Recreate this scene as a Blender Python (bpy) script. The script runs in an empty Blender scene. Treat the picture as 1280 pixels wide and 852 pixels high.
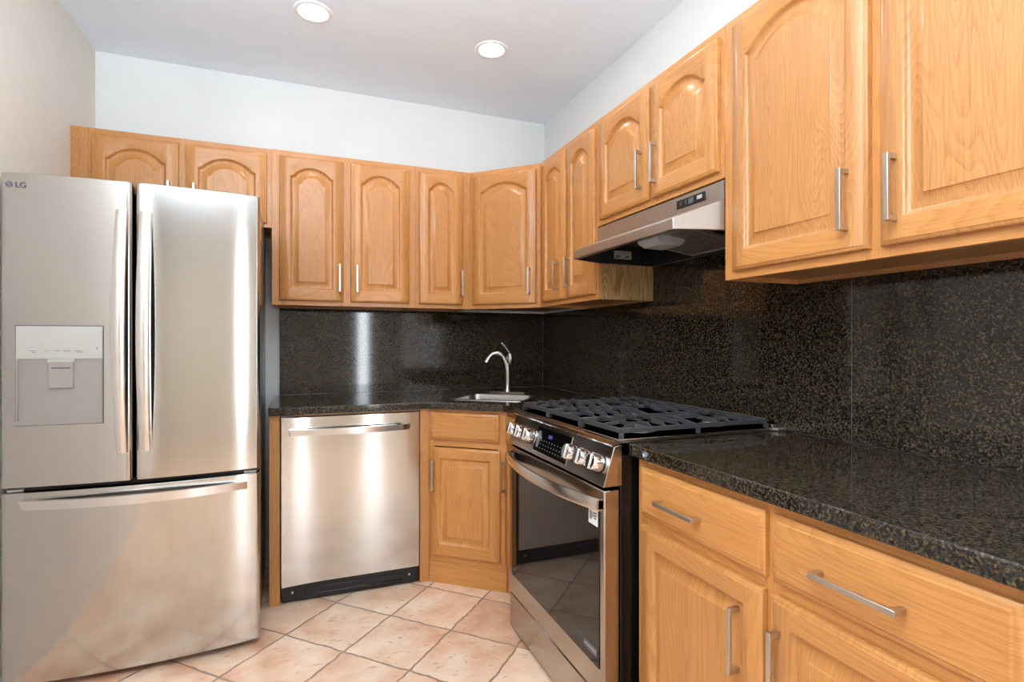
import bpy, bmesh, math, random
from mathutils import Vector, Matrix
random.seed(7)
C = bpy.context.scene.collection
R = math.radians
# ------------------------------------------------------------------ camera
cam = bpy.data.cameras.new('camera'); camo = bpy.data.objects.new('camera', cam); C.objects.link(camo)
camo.location = (0, 0, 1.199); camo.rotation_euler = (R(90), 0, R(-21.5))
cam.sensor_width = 36; cam.lens = 36*668.95/1280; cam.shift_y = 1.4/1280; cam.clip_start = .02
bpy.context.scene.camera = camo
# ------------------------------------------------------------------ world, lights, exposure
SC = bpy.context.scene
w = bpy.data.worlds.new('daylight'); SC.world = w; w.use_nodes = True
w.node_tree.nodes['Background'].inputs[0].default_value = (.80, .90, 1, 1)
w.node_tree.nodes['Background'].inputs[1].default_value = 2.6
SC.view_settings.view_transform = 'Standard'; SC.view_settings.look = 'None'
SC.view_settings.gamma = 1; SC.view_settings.use_curve_mapping = False
SC.view_settings.exposure = 0.38
def area(name, loc, rot, sx, sy, power, col=(1,1,1), spread=180):
    l = bpy.data.lights.new(name, 'AREA'); l.shape = 'RECTANGLE'; l.size = sx; l.size_y = sy
    l.energy = power; l.color = col; l.spread = R(spread)
    o = bpy.data.objects.new(name, l); C.objects.link(o); o.location = loc; o.rotation_euler = rot; return o
YB = -2.4
# tall narrow window in the wall behind the camera: x0, x1, z0, z1
WINS = [(.82, 1.04, .30, 2.30)]
for a_ in WINS: area('window_daylight', ((a_[0]+a_[1])/2, YB+.02, (a_[2]+a_[3])/2), (R(90), 0, 0), a_[1]-a_[0]-.06, a_[3]-a_[2]-.06, 16, (.88, .95, 1))
# the photographer's flash, bounced off the ceiling behind the camera
area('bounced_flash', (-.28, -.50, 1.62), (R(180-27), 0, 0), .7, .7, 86, (.80, .92, 1), 121)
LAMPS = [(.05, 2.54), (.89, 2.54), (.05, 1.80), (.89, 1.80), (.05, .70), (.89, .70)]  # third row is unseen, added to help light the room
LAMP_W = 1.0

# ------------------------------------------------------------------ materials
def mat(name): 
    m = bpy.data.materials.new(name); m.use_nodes = True
    return m, m.node_tree.nodes, m.node_tree.links, m.node_tree.nodes['Principled BSDF']
def S(c):  # sRGB 0-255 -> linear
    return tuple(((v/255)/12.92 if v/255 <= .04045 else ((v/255+.055)/1.055)**2.4) for v in c) + (1,)
def plain(name, col, rough=.5, metal=0, emit=None, es=0, coat=0):
    m, n, l, b = mat(name); b.inputs['Base Color'].default_value = S(col); b.inputs['Roughness'].default_value = rough
    b.inputs['Metallic'].default_value = metal; b.inputs['Coat Weight'].default_value = coat
    if emit: b.inputs['Emission Color'].default_value = S(emit); b.inputs['Emission Strength'].default_value = es
    return m
def ramp(n, l, src, stops):
    r = n.new('ShaderNodeValToRGB'); l.new(src, r.inputs[0]); e = r.color_ramp.elements
    while len(e) < len(stops): e.new(.5)
    for k, (p, c) in enumerate(stops): e[k].position = p; e[k].color = c if len(c) == 4 else tuple(c)+(1,)
    return r
def paint(name, col, bump=.03):
    m, n, l, b = mat(name); b.inputs['Roughness'].default_value = .6
    tc = n.new('ShaderNodeTexCoord'); nz = n.new('ShaderNodeTexNoise'); nz.inputs['Scale'].default_value = 3; nz.inputs['Detail'].default_value = 4
    l.new(tc.outputs['Object'], nz.inputs['Vector']); c = S(col)
    r = ramp(n, l, nz.outputs['Fac'], [(.3, tuple(v*.97 for v in c[:3])), (.7, tuple(min(1, v*1.02) for v in c[:3]))]); l.new(r.outputs[0], b.inputs['Base Color'])
    n2 = n.new('ShaderNodeTexNoise'); n2.inputs['Scale'].default_value = 220; l.new(tc.outputs['Object'], n2.inputs['Vector'])
    bp = n.new('ShaderNodeBump'); bp.inputs['Strength'].default_value = bump; bp.inputs['Distance'].default_value = .002; l.new(n2.outputs['Fac'], bp.inputs['Height']); l.new(bp.outputs[0], b.inputs['Normal'])
    return m
def oak(name, axis='z', light=(206,144,80), dark=(168,102,46), strong=.42, rough=.34, figure=1.0, thin=1):
    m, n, l, b = mat(name)
    tc = n.new('ShaderNodeTexCoord'); oi = n.new('ShaderNodeObjectInfo')
    ml = n.new('ShaderNodeMath'); ml.operation = 'MULTIPLY'; ml.inputs[1].default_value = 37.0; l.new(oi.outputs['Random'], ml.inputs[0])
    cb = n.new('ShaderNodeCombineXYZ'); 
    for i in range(3): l.new(ml.outputs[0], cb.inputs[i])
    def mapped(sc, off=True):
        mp = n.new('ShaderNodeMapping'); mp.inputs['Scale'].default_value = sc; l.new(tc.outputs['Object'], mp.inputs['Vector'])
        if not off: return mp.outputs[0]
        a = n.new('ShaderNodeVectorMath'); a.operation = 'ADD'; l.new(mp.outputs[0], a.inputs[0]); l.new(cb.outputs[0], a.inputs[1]); return a.outputs[0]
    k = {'x': 0, 'y': 1, 'z': 2}[axis]
    def sc(a, bb):
        v = [a, a, a]; v[thin] = a*.12; v[k] = bb; return tuple(v)
    # broad figure: distorted, stretched rings
    nz = n.new('ShaderNodeTexNoise'); nz.inputs['Scale'].default_value = 1; nz.inputs['Detail'].default_value = 2; l.new(mapped(sc(5, .7)), nz.inputs['Vector'])
    mul = n.new('ShaderNodeMath'); mul.operation = 'MULTIPLY'; mul.inputs[1].default_value = 34*figure; l.new(nz.outputs['Fac'], mul.inputs[0])
    fr = n.new('ShaderNodeMath'); fr.operation = 'FRACT'; l.new(mul.outputs[0], fr.inputs[0])
    r1 = ramp(n, l, fr.outputs[0], [(0, (.0,)*3), (.55, (.35,)*3), (.88, (1,)*3), (1, (0,)*3)])
    # pores
    n2 = n.new('ShaderNodeTexNoise'); n2.inputs['Scale'].default_value = 1; n2.inputs['Detail'].default_value = 3; l.new(mapped(sc(420, 9)), n2.inputs['Vector'])
    r2 = ramp(n, l, n2.outputs['Fac'], [(.42, (0,)*3), (.62, (1,)*3)])
    # plank tone
    n3 = n.new('ShaderNodeTexNoise'); n3.inputs['Scale'].default_value = 1; n3.inputs['Detail'].default_value = 2; l.new(mapped(sc(14, .8)), n3.inputs['Vector'])
    a = n.new('ShaderNodeMath'); a.operation = 'MULTIPLY'; a.inputs[1].default_value = strong*.7; l.new(r1.outputs[0], a.inputs[0])
    p = n.new('ShaderNodeMath'); p.operation = 'MULTIPLY_ADD'; p.inputs[1].default_value = strong*.7; l.new(r2.outputs[0], p.inputs[0]); l.new(a.outputs[0], p.inputs[2])
    q = n.new('ShaderNodeMath'); q.operation = 'MULTIPLY_ADD'; q.inputs[1].default_value = .55; l.new(n3.outputs['Fac'], q.inputs[0]); l.new(p.outputs[0], q.inputs[2])
    s2 = n.new('ShaderNodeMath'); s2.operation = 'SUBTRACT'; s2.inputs[1].default_value = .18; l.new(q.outputs[0], s2.inputs[0])
    mx = n.new('ShaderNodeMix'); mx.data_type = 'RGBA'; l.new(s2.outputs[0], mx.inputs[0]); mx.clamp_factor = True
    mx.inputs[6].default_value = S(light); mx.inputs[7].default_value = S(dark)
    hv = n.new('ShaderNodeHueSaturation'); l.new(mx.outputs[2], hv.inputs['Color'])
    vr = n.new('ShaderNodeMath'); vr.operation = 'MULTIPLY_ADD'; vr.inputs[1].default_value = .10; vr.inputs[2].default_value = .95; l.new(oi.outputs['Random'], vr.inputs[0]); l.new(vr.outputs[0], hv.inputs['Value'])
    l.new(hv.outputs[0], b.inputs['Base Color'])
    b.inputs['Roughness'].default_value = rough; b.inputs['Coat Weight'].default_value = .25; b.inputs['Coat Roughness'].default_value = .2
    bp = n.new('ShaderNodeBump'); bp.inputs['Strength'].default_value = .10; bp.inputs['Distance'].default_value = .0004; l.new(r2.outputs[0], bp.inputs['Height']); l.new(bp.outputs[0], b.inputs['Normal'])
    return m
def granite(name, scale=1.0, rough=.07):
    m, n, l, b = mat(name); tc = n.new('ShaderNodeTexCoord')
    def nz(s, d=3, off=0, ro=.6):
        mp = n.new('ShaderNodeMapping'); mp.inputs['Location'].default_value = (off,)*3; l.new(tc.outputs['Object'], mp.inputs[0])
        t = n.new('ShaderNodeTexNoise'); t.inputs['Scale'].default_value = s*scale; t.inputs['Detail'].default_value = d; t.inputs['Roughness'].default_value = ro; l.new(mp.outputs[0], t.inputs['Vector']); return t.outputs['Fac']
    vo = n.new('ShaderNodeTexVoronoi'); vo.inputs['Scale'].default_value = 165*scale; vo.inputs['Randomness'].default_value = 1; 
    l.new(tc.outputs['Object'], vo.inputs['Vector'])
    sep = n.new('ShaderNodeSeparateColor'); l.new(vo.outputs['Color'], sep.inputs[0])
    base = ramp(n, l, sep.outputs[0], [(0, S((14,14,14))), (.5, S((25,24,22))), (.75, S((44,41,34))), (1, S((54,52,48)))]); base.color_ramp.interpolation = 'LINEAR'
    f1 = ramp(n, l, nz(125, 3, 3.1), [(.50, (0,)*3), (.64, (1,)*3)])
    gold = ramp(n, l, sep.outputs[1], [(0, S((78,60,36))), (.5, S((102,82,54))), (1, S((52,47,36)))])
    m1 = n.new('ShaderNodeMix'); m1.data_type = 'RGBA'; l.new(f1.outputs[0], m1.inputs[0]); l.new(base.outputs[0], m1.inputs[6]); l.new(gold.outputs[0], m1.inputs[7])
    f2 = ramp(n, l, nz(150, 2, 9.7), [(.64, (0,)*3), (.70, (1,)*3)])
    m2 = n.new('ShaderNodeMix'); m2.data_type = 'RGBA'; l.new(f2.outputs[0], m2.inputs[0]); l.new(m1.outputs[2], m2.inputs[6]); m2.inputs[7].default_value = S((98,86,66))
    f3 = ramp(n, l, nz(60, 3, 21.), [(.54, (0,)*3), (.66, (.8,)*3)])
    m3 = n.new('ShaderNodeMix'); m3.data_type = 'RGBA'; l.new(f3.outputs[0], m3.inputs[0]); l.new(m2.outputs[2], m3.inputs[6]); m3.inputs[7].default_value = S((13,14,15))
    l.new(m3.outputs[2], b.inputs['Base Color']); b.inputs['Roughness'].default_value = rough; b.inputs['IOR'].default_value = 1.5
    return m
def steel(name, col=(205,202,198), rough=.30, aniso=.75, streak=.06):
    m, n, l, b = mat(name); b.inputs['Metallic'].default_value = 1; b.inputs['Base Color'].default_value = S(col)
    b.inputs['Anisotropic'].default_value = aniso; b.inputs['Anisotropic Rotation'].default_value = .25
    g = n.new('ShaderNodeNewGeometry'); cr = n.new('ShaderNodeVectorMath'); cr.operation = 'CROSS_PRODUCT'; cr.inputs[1].default_value = (0, 0, 1)
    l.new(g.outputs['Normal'], cr.inputs[0]); l.new(cr.outputs[0], b.inputs['Tangent'])
    tc = n.new('ShaderNodeTexCoord'); mp = n.new('ShaderNodeMapping'); mp.inputs['Scale'].default_value = (3, 3, 900); l.new(tc.outputs['Object'], mp.inputs[0])
    nz = n.new('ShaderNodeTexNoise'); nz.inputs['Scale'].default_value = 1; nz.inputs['Detail'].default_value = 2; l.new(mp.outputs[0], nz.inputs['Vector'])
    r = n.new('ShaderNodeMapRange'); r.inputs[3].default_value = rough-streak; r.inputs[4].default_value = rough+streak; l.new(nz.outputs['Fac'], r.inputs[0]); l.new(r.outputs[0], b.inputs['Roughness'])
    return m
def tile_floor(name):
    m, n, l, b = mat(name); tc = n.new('ShaderNodeTexCoord')
    def math_(op, a, bb=None, cc=None):
        x = n.new('ShaderNodeMath'); x.operation = op
        for i, v in enumerate((a, bb, cc)):
            if v is None: continue
            if isinstance(v, (int, float)): x.inputs[i].default_value = v
            else: l.new(v, x.inputs[i])
        return x.outputs[0]
    def nz(vec, s, d=3, ro=.55):
        t = n.new('ShaderNodeTexNoise'); t.inputs['Scale'].default_value = s; t.inputs['Detail'].default_value = d; t.inputs['Roughness'].default_value = ro; l.new(vec, t.inputs['Vector']); return t
    P = tc.outputs['Object']
    wob = nz(P, 14, 3); sb = n.new('ShaderNodeVectorMath'); sb.operation = 'SUBTRACT'; sb.inputs[1].default_value = (.5, .5, .5); l.new(wob.outputs['Color'], sb.inputs[0])
    sc = n.new('ShaderNodeVectorMath'); sc.operation = 'SCALE'; sc.inputs['Scale'].default_value = .022; l.new(sb.outputs[0], sc.inputs[0])
    ad = n.new('ShaderNodeVectorMath'); ad.operation = 'ADD'; l.new(P, ad.inputs[0]); l.new(sc.outputs[0], ad.inputs[1])
    sp = n.new('ShaderNodeSeparateXYZ'); l.new(ad.outputs[0], sp.inputs[0])
    T = .4255   # = pitch * sqrt(2)
    X = math_('SUBTRACT', sp.outputs[0], .366); Y = math_('SUBTRACT', sp.outputs[1], 2.380)
    U = math_('DIVIDE', math_('ADD', X, Y), T); V = math_('DIVIDE', math_('SUBTRACT', X, Y), T)
    def edge(u):
        f = math_('FRACT', u); return math_('MINIMUM', f, math_('SUBTRACT', 1, f))
    e = math_('MINIMUM', edge(U), edge(V))
    grout = ramp(n, l, e, [(.008, (1,)*3), (.017, (0,)*3)])
    cu = math_('FLOOR', U); cv = math_('FLOOR', V); cb = n.new('ShaderNodeCombineXYZ'); l.new(cu, cb.inputs[0]); l.new(cv, cb.inputs[1])
    wn = n.new('ShaderNodeTexWhiteNoise'); wn.noise_dimensions = '2D'; l.new(cb.outputs[0], wn.inputs['Vector'])
    off = n.new('ShaderNodeVectorMath'); off.operation = 'MULTIPLY_ADD'; off.inputs[1].default_value = (7, 7, 7); l.new(wn.outputs['Color'], off.inputs[0]); l.new(P, off.inputs[2])
    cl = nz(off.outputs[0], 5.5, 4); tone = ramp(n, l, cl.outputs['Fac'], [(.30, S((204,150,118))), (.48, S((222,184,154))), (.68, S((232,208,184)))])
    v2 = n.new('ShaderNodeMapping'); v2.inputs['Scale'].default_value = (28, 62, 1); v2.inputs['Rotation'].default_value = (0, 0, .5); l.new(off.outputs[0], v2.inputs[0])
    pit = ramp(n, l, nz(v2.outputs[0], 1, 3, .5).outputs['Fac'], [(.63, (0,)*3), (.68, (1,)*3)])
    hv = n.new('ShaderNodeHueSaturation'); l.new(tone.outputs[0], hv.inputs['Color']); l.new(math_('MULTIPLY_ADD', wn.outputs['Value'], .14, .92), hv.inputs['Value'])
    m1 = n.new('ShaderNodeMix'); m1.data_type = 'RGBA'; l.new(math_('MULTIPLY', pit.outputs[0], .55), m1.inputs[0]); l.new(hv.outputs[0], m1.inputs[6]); m1.inputs[7].default_value = S((176,124,94))
    m2 = n.new('ShaderNodeMix'); m2.data_type = 'RGBA'; l.new(grout.outputs[0], m2.inputs[0]); l.new(m1.outputs[2], m2.inputs[6]); m2.inputs[7].default_value = S((150,124,106))
    l.new(m2.outputs[2], b.inputs['Base Color'])
    h = math_('SUBTRACT', math_('SUBTRACT', math_('MULTIPLY', cl.outputs['Fac'], .35), math_('MULTIPLY', pit.outputs[0], .25)), grout.outputs[0])
    bp = n.new('ShaderNodeBump'); bp.inputs['Strength'].default_value = .6; bp.inputs['Distance'].default_value = .004; l.new(h, bp.inputs['Height']); l.new(bp.outputs[0], b.inputs['Normal'])
    b.inputs['Roughness'].default_value = .32
    return m
M = dict(
 wall_f=paint('wall_paint_beige', (218,204,186)),
 wall=paint('wall_paint', (226,227,226)), wall_l=paint('wall_left_warm', (234,227,218)), ceil=paint('ceiling_paint', (240,246,255)),  # left wall toned a little warmer than the back and right walls
 floor=tile_floor('terracotta_tile'),
 oak=oak('oak_upright', 'z'), oakx=oak('oak_level', 'x'), oaks=oak('oak_strong_upright', 'z', (204,144,84), (166,102,50), .50, .34, 2.4),
 pale=oak('oak_pale_side', 'z', (206,172,120), (146,104,58), 1.0, .45, 1.3, 0),
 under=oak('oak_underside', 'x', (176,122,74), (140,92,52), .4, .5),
 granite=granite('black_speckled_granite', 1.3),
 steel=steel('brushed_steel', (196,193,189), .11, .88, .02), steel_h=steel('steel_bar', (222,220,218), .22, .5, .03), steel_r=steel('range_steel', (178,168,158), .20, .4, .04), 
 hood=steel('hood_steel', (176,168,160), .42, .0, .04),
 nickel=plain('satin_nickel', (196,190,182), .28, 1), fnickel=plain('faucet_brushed_nickel', (158,152,144), .26, 1), chrome=plain('chrome', (232,232,234), .10, 1),
 sinkm=plain('sink_steel', (178,176,172), .25, 1), black=plain('black_plastic', (17,18,22), .35), blackm=plain('black_enamel', (14,14,16), .25),
 iron=plain('cast_iron', (56,55,57), .40), glass=plain('oven_glass', (16,13,12), .04), disp=plain('display_glass', (6,6,8), .08),
 grey=plain('grey_plastic', (180,177,169), .4), grey2=plain('grey_panel', (160,152,147), .35, .3), dgrey=plain('dark_grey', (92,92,98), .4),
 side=plain('fridge_side_metal', (70,66,64), .22, .6), white=plain('white_sticker', (235,235,235), .5), ink=plain('black_ink', (34,34,38), .5),
 lens=plain('frosted_lens', (186,186,190), .3), lamp=plain('lamp_glow', (255,255,255), .5, 0, (255,252,246), 9), trimw=plain('white_trim', (240,240,240), .4),
 hoodin=plain('hood_inner_metal', (52,54,58), .35, .5), frame=plain('window_frame_white', (236,236,236), .4), blue=plain('display_digits', (50,66,120), .4, 0, (70,90,170), .05),
)
def glassmat():
    m, n, l, b = mat('window_glass'); b.inputs['Transmission Weight'].default_value = 1; b.inputs['Roughness'].default_value = 0; b.inputs['IOR'].default_value = 1.02
    b.inputs['Base Color'].default_value = (1, 1, 1, 1); return m
M['wglass'] = glassmat()
def meshfilter():
    m, n, l, b = mat('filter_mesh'); tc = n.new('ShaderNodeTexCoord'); t = n.new('ShaderNodeTexNoise'); t.inputs['Scale'].default_value = 260; t.inputs['Detail'].default_value = 2
    l.new(tc.outputs['Object'], t.inputs['Vector']); r = ramp(n, l, t.outputs['Fac'], [(.42, S((50,46,42))), (.60, S((190,182,172)))]); l.new(r.outputs[0], b.inputs['Base Color'])
    b.inputs['Metallic'].default_value = .6; b.inputs['Roughness'].default_value = .4; return m
M['filter'] = meshfilter()

# ------------------------------------------------------------------ mesh helpers
class MB:
    def __init__(s): s.v = []; s.f = []; s.m = []; s.mats = []
    def mi(s, m):
        if m not in s.mats: s.mats.append(m)
        return s.mats.index(m)
    def face(s, pts, m):
        k = len(s.v); s.v += [tuple(p) for p in pts]; s.f.append(tuple(range(k, k+len(pts)))); s.m.append(s.mi(m))
    def poly(s, verts, faces, m):
        k = len(s.v); s.v += [tuple(p) for p in verts]
        for f in faces: s.f.append(tuple(k+i for i in f)); s.m.append(s.mi(m))
    def box(s, x0, x1, y0, y1, z0, z1, m):
        v = [(x, y, z) for x in (x0, x1) for y in (y0, y1) for z in (z0, z1)]
        s.poly(v, [(0,1,3,2), (4,6,7,5), (0,4,5,1), (2,3,7,6), (0,2,6,4), (1,5,7,3)], m); return s
    def loft(s, rings, m, cap=True, closed=True):
        n = len(rings[0]); v = [p for r in rings for p in r]; f = []
        for i in range(len(rings)-1):
            for j in range(n if closed else n-1):
                a = i*n+j; b = i*n+(j+1) % n; f.append((a, b, b+n, a+n))
        if cap: f.append(tuple(range(n-1, -1, -1))); f.append(tuple(range((len(rings)-1)*n, len(rings)*n)))
        s.poly(v, f, m); return s
    def prism(s, prof, axis, a, b, m):      # prof: 2D points; extruded along axis
        def P(p, t): return {'x': (t, p[0], p[1]), 'y': (p[0], t, p[1]), 'z': (p[0], p[1], t)}[axis]
        return s.loft([[P(p, a) for p in prof], [P(p, b) for p in prof]], m)
    def tube(s, path, rad, m, n=12, cap=True, flat=1.0):
        path = [Vector(p) for p in path]; rings = []; up = None
        for i, p in enumerate(path):
            d = (path[min(i+1, len(path)-1)]-path[max(i-1, 0)]).normalized()
            if up is None: up = Vector((0, 0, 1)) if abs(d.z) < .9 else Vector((1, 0, 0))
            u = d.cross(up).normalized(); v = u.cross(d).normalized(); up = v
            r = rad[i] if isinstance(rad, (list, tuple)) else rad
            rings.append([tuple(p+u*math.cos(t)*r+v*math.sin(t)*r*flat) for t in [2*math.pi*k/n for k in range(n)]])
        return s.loft(rings, m, cap)
    def lathe(s, prof, c, m, axis=Vector((0, 0, 1)), n=28):   # prof: (radius, height along axis)
        q = Vector((0, 0, 1)).rotation_difference(Vector(axis).normalized()); c = Vector(c)
        rings = [[tuple(c+q@Vector((r*math.cos(t), r*math.sin(t), h))) for t in [2*math.pi*k/n for k in range(n)]] for r, h in prof]
        return s.loft(rings, m)
    def build(s, name, parent=None, loc=(0,0,0), rotz=0, bevel=0, seg=2, smooth=35):
        me = bpy.data.meshes.new(name); me.from_pydata(s.v, [], s.f)
        for mt in s.mats: me.materials.append(mt)
        for p, k in zip(me.polygons, s.m): p.material_index = k
        bm = bmesh.new(); bm.from_mesh(me); bmesh.ops.remove_doubles(bm, verts=bm.verts, dist=1e-5); bmesh.ops.recalc_face_normals(bm, faces=bm.faces)
        for f in bm.faces: f.smooth = True
        for e in bm.edges:
            if len(e.link_faces) != 2 or e.calc_face_angle(0) > R(smooth): e.smooth = False
        bm.to_mesh(me); bm.free()
        o = bpy.data.objects.new(name, me); C.objects.link(o); o.location = loc; o.rotation_euler = (0, 0, rotz)
        if parent: o.parent = parent
        if bevel:
            b = o.modifiers.new('bevel', 'BEVEL'); b.width = bevel; b.segments = seg; b.limit_method = 'ANGLE'; b.angle_limit = R(40); b.harden_normals = False
        return o
def tag(o, label, cat, group=None):
    o['label'] = label; o['category'] = cat
    if group: o['group'] = group
    return o
def thing(name, label, cat, loc=(0,0,0), rotz=0, group=None):
    o = bpy.data.objects.new(name, None); C.objects.link(o); o.empty_display_size = .1; o.location = loc; o.rotation_euler = (0, 0, rotz)
    return tag(o, label, cat, group)
def struct(name, mb, **k): o = mb.build(name, **k); o['kind'] = 'structure'; return o
def lerp(a, b, t): return a+(b-a)*t

# ------------------------------------------------------------------ room
XL, XR, YN, ZC = -.968, 1.531, 3.288, 2.670
struct('floor', MB().box(XL-.1, XR+.1, YB-.1, YN+.1, -.1, 0, M['floor']))
struct('ceiling', MB().box(XL-.1, XR+.1, YB-.1, YN+.1, ZC, ZC+.1, M['ceil']))
struct('wall_back', MB().box(XL-.1, XR+.1, YN, YN+.1, 0, ZC, M['wall']))
struct('wall_right', MB().box(XR, XR+.1, YB, YN, 0, ZC, M['wall']))
struct('wall_left', MB().box(XL-.1, XL, YB, YN, 0, ZC, M['wall_l']))
wb = MB(); (a0, a1, z0, z1), = WINS
for u0, u1 in ((XL-.1, a0), (a1, XR+.1)): wb.box(u0, u1, YB-.1, YB, 0, ZC, M['wall_f'])
for u0, u1 in ((a0, a1),): wb.box(u0, u1, YB-.1, YB, 0, z0, M['wall_f']).box(u0, u1, YB-.1, YB, z1, ZC, M['wall_f'])
struct('wall_front', wb)
for k, (x0, x1, z0, z1) in enumerate(WINS):
    wf = MB()
    for a, b, c, d in ((x0, x0+.04, z0, z1), (x1-.04, x1, z0, z1), (x0+.04, x1-.04, z0, z0+.04), (x0+.04, x1-.04, z1-.04, z1)): wf.box(a, b, YB-.09, YB-.04, c, d, M['frame'])
    wo = struct('window_%d' % (k+1), wf)
    MB().box(x0+.04, x1-.04, YB-.068, YB-.062, z0+.04, z1-.04, M['wglass']).build('glass_pane', wo)

# ------------------------------------------------------------------ recessed lights
lamp_labels = ['round recessed ceiling light above the refrigerator side, left of the two', 'round recessed ceiling light near the corner above the sink side, right of the two',
 'recessed ceiling light in the second row, left column', 'recessed ceiling light in the second row, right column above the range', 'unseen ceiling light added in a third row, left column',
 'unseen ceiling light added in a third row, right column above the long counter', 'recessed ceiling light nearest the window, left column', 'recessed ceiling light nearest the window, right column']
def lamp(x, y, label):
    t = thing('recessed_light', label, 'ceiling light', (x, y, ZC), 0, 'recessed ceiling lights')
    MB().lathe([(.060, -.0005), (.060, -.004), (.066, -.0075), (.078, -.006), (.083, -.0005)], (0, 0, 0), M['trimw'], n=40).build('trim_ring', t)
    MB().lathe([(.0, -.0085), (.045, -.0085), (.0615, -.0060), (.0615, -.0005)], (0, 0, 0), M['lamp'], n=40).build('diffuser', t)
    l = bpy.data.lights.new('lamp_light', 'AREA'); l.shape = 'DISK'; l.size = .12; l.energy = LAMP_W; l.color = (1, .96, .91)
    o = bpy.data.objects.new('lamp_light', l); C.objects.link(o); o.location = (x, y, ZC-.012)
for (x, y), lb in zip(LAMPS, lamp_labels): lamp(x, y, lb)

# ------------------------------------------------------------------ cabinetry
def pull(parent, x, z, length=.14, vertical=True, y0=-.0195, wid=.011, proj=.030):
    b = MB(); h = length/2; leg = .012; t = .007
    if vertical:
        b.prism([(-proj, -h), (-proj, h), (0, h), (0, h-leg), (-proj+t+.004, h-leg), (-proj+t, h-leg-.006), (-proj+t, -h+leg+.006), (-proj+t+.004, -h+leg), (0, -h+leg), (0, -h)], 'x', -wid/2, wid/2, M['nickel'])
    else:
        pr = [(-h, -proj), (h, -proj), (h, 0), (h-leg, 0), (h-leg, -proj+t+.004), (h-leg-.006, -proj+t), (-h+leg+.006, -proj+t), (-h+leg, -proj+t+.004), (-h+leg, 0), (-h, 0)]
        b.prism(pr, 'z', -wid/2, wid/2, M['nickel'])
    return b.build('handle', parent, (x, y0 if parent.type == 'EMPTY' else 0, z), bevel=.0012)
def contour(w, h, s, sb, st, rise, i, N=18):
    """closed contour of the panel opening, inset by i: bottom, right, top (arched), left"""
    xl, xr, zb = s+i, w-s-i, sb+i; zs = h-st-rise-i if rise else h-st-i
    pts = [(xl, zb), (xr, zb), (xr, zs)]
    if rise:
        sh = .012; a = (xr-xl)/2-sh; cx = (xl+xr)/2; rr = rise*a/((w-2*s)/2-sh)*.5+rise*.5; Rr = (a*a+rr*rr)/(2*rr)
        for k in range(N+1):
            x = a-2*a*k/N; z = math.sqrt(max(Rr*Rr-x*x, 0))-(Rr-rr); pts.append((cx+x, zs+z))
    pts.append((xl, zs)); return pts
def make_door(parent, x0, x1, z0, z1, arch=True, s=.050, rough_fig=None, rise=None, sb=None):
    w, h = x1-x0, z1-z0; st = .050; sb = sb or .057
    rise = (min(.058, .165*(w-2*s)+.012) if rise is None else rise) if arch else 0
    b = MB(); ov, ox = M['oak'], M['oakx']
    if rough_fig: ov = rough_fig
    def rect(i, y): return [(i, y, i), (w-i, y, i), (w-i, y, h-i), (i, y, h-i)]
    b.loft([rect(0, .019), rect(0, .0065), rect(.003, .0035), (rect(.0075, .0025)), rect(.010, .0)], ov, cap=False)
    b.face(rect(0, .019), ov)
    e = .010; c = contour(w, h, s, sb, st, rise, 0); zt = c[2][1]
    b.face([(e, 0, e), (s, 0, e), (s, 0, sb), (s, 0, zt), (s, 0, h-e), (e, 0, h-e)], ov)
    b.face([(w-s, 0, e), (w-e, 0, e), (w-e, 0, h-e), (w-s, 0, h-e), (w-s, 0, zt), (w-s, 0, sb)], ov)
    b.face([(s, 0, e), (w-s, 0, e), (w-s, 0, sb), (s, 0, sb)], ox)
    top = c[2:]
    for k in range(len(top)-1):
        (xa, za), (xb, zb) = top[k], top[k+1]
        b.face([(xa, 0, za), (xb, 0, zb), (xb, 0, h-e), (xa, 0, h-e)], ox)
    rings = []
    for i, y in ((0, 0), (.0020, .0012), (.0045, .0060), (.0085, .0115), (.012, .0125), (.015, .0125), (.040, .0030), (.0415, .0004)):
        rings.append([(p[0], y, p[1]) for p in contour(w, h, s, sb, st, rise, i)])
    b.loft(rings, ov, cap=False); b.face(rings[-1], ov)
    # hairline joints between stiles and rails
    return b.build('door', parent, (x0, -.0195, z0), smooth=50)
def make_drawer(parent, x0, x1, z0, z1):
    w, h = x1-x0, z1-z0; b = MB(); ox = M['oakx']
    def rect(i, y): return [(i, y, i), (w-i, y, i), (w-i, y, h-i), (i, y, h-i)]
    b.loft([rect(0, .019), rect(0, .008), rect(.004, .0045), rect(.011, .0035), rect(.014, .0)], ox, cap=False)
    b.face(rect(0, .019), ox); b.face(rect(.014, 0), ox)
    return b.build('drawer', parent, (x0, -.0195, z0), smooth=40)
def carcass(parent, x0, x1, z0, z1, depth, lift=.014, side_l='oak', side_r='oak', toe=None, foot=None):
    b = MB(); t = .016
    b.box(x0, x0+t, .0195, depth, z0, z1, M[side_l]).box(x1-t, x1, .0195, depth, z0, z1, M[side_r])
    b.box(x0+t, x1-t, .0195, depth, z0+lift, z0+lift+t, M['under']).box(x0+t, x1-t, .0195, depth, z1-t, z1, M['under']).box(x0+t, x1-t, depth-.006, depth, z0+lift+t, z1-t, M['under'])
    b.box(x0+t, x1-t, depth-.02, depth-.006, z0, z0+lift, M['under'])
    return b.build('cabinet_body', parent)
def faceframe(parent, x0, x1, z0, z1, xs, zs, mv=None):
    """xs: list of (a,b) stile spans, zs: list of (a,b,xa,xb) rails"""
    b = MB(); mv = mv or M['oak']
    for a, c in xs: b.box(a, c, 0, .019, z0, z1, mv)
    for r in zs: b.box(r[2], r[3], .0003, .0187, r[0], r[1], M['oakx'])
    return b.build('face_frame', parent, bevel=.0008, seg=1)
ZB, ZT = 1.389, 2.180; DB, DT = 1.413, 2.150
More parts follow.
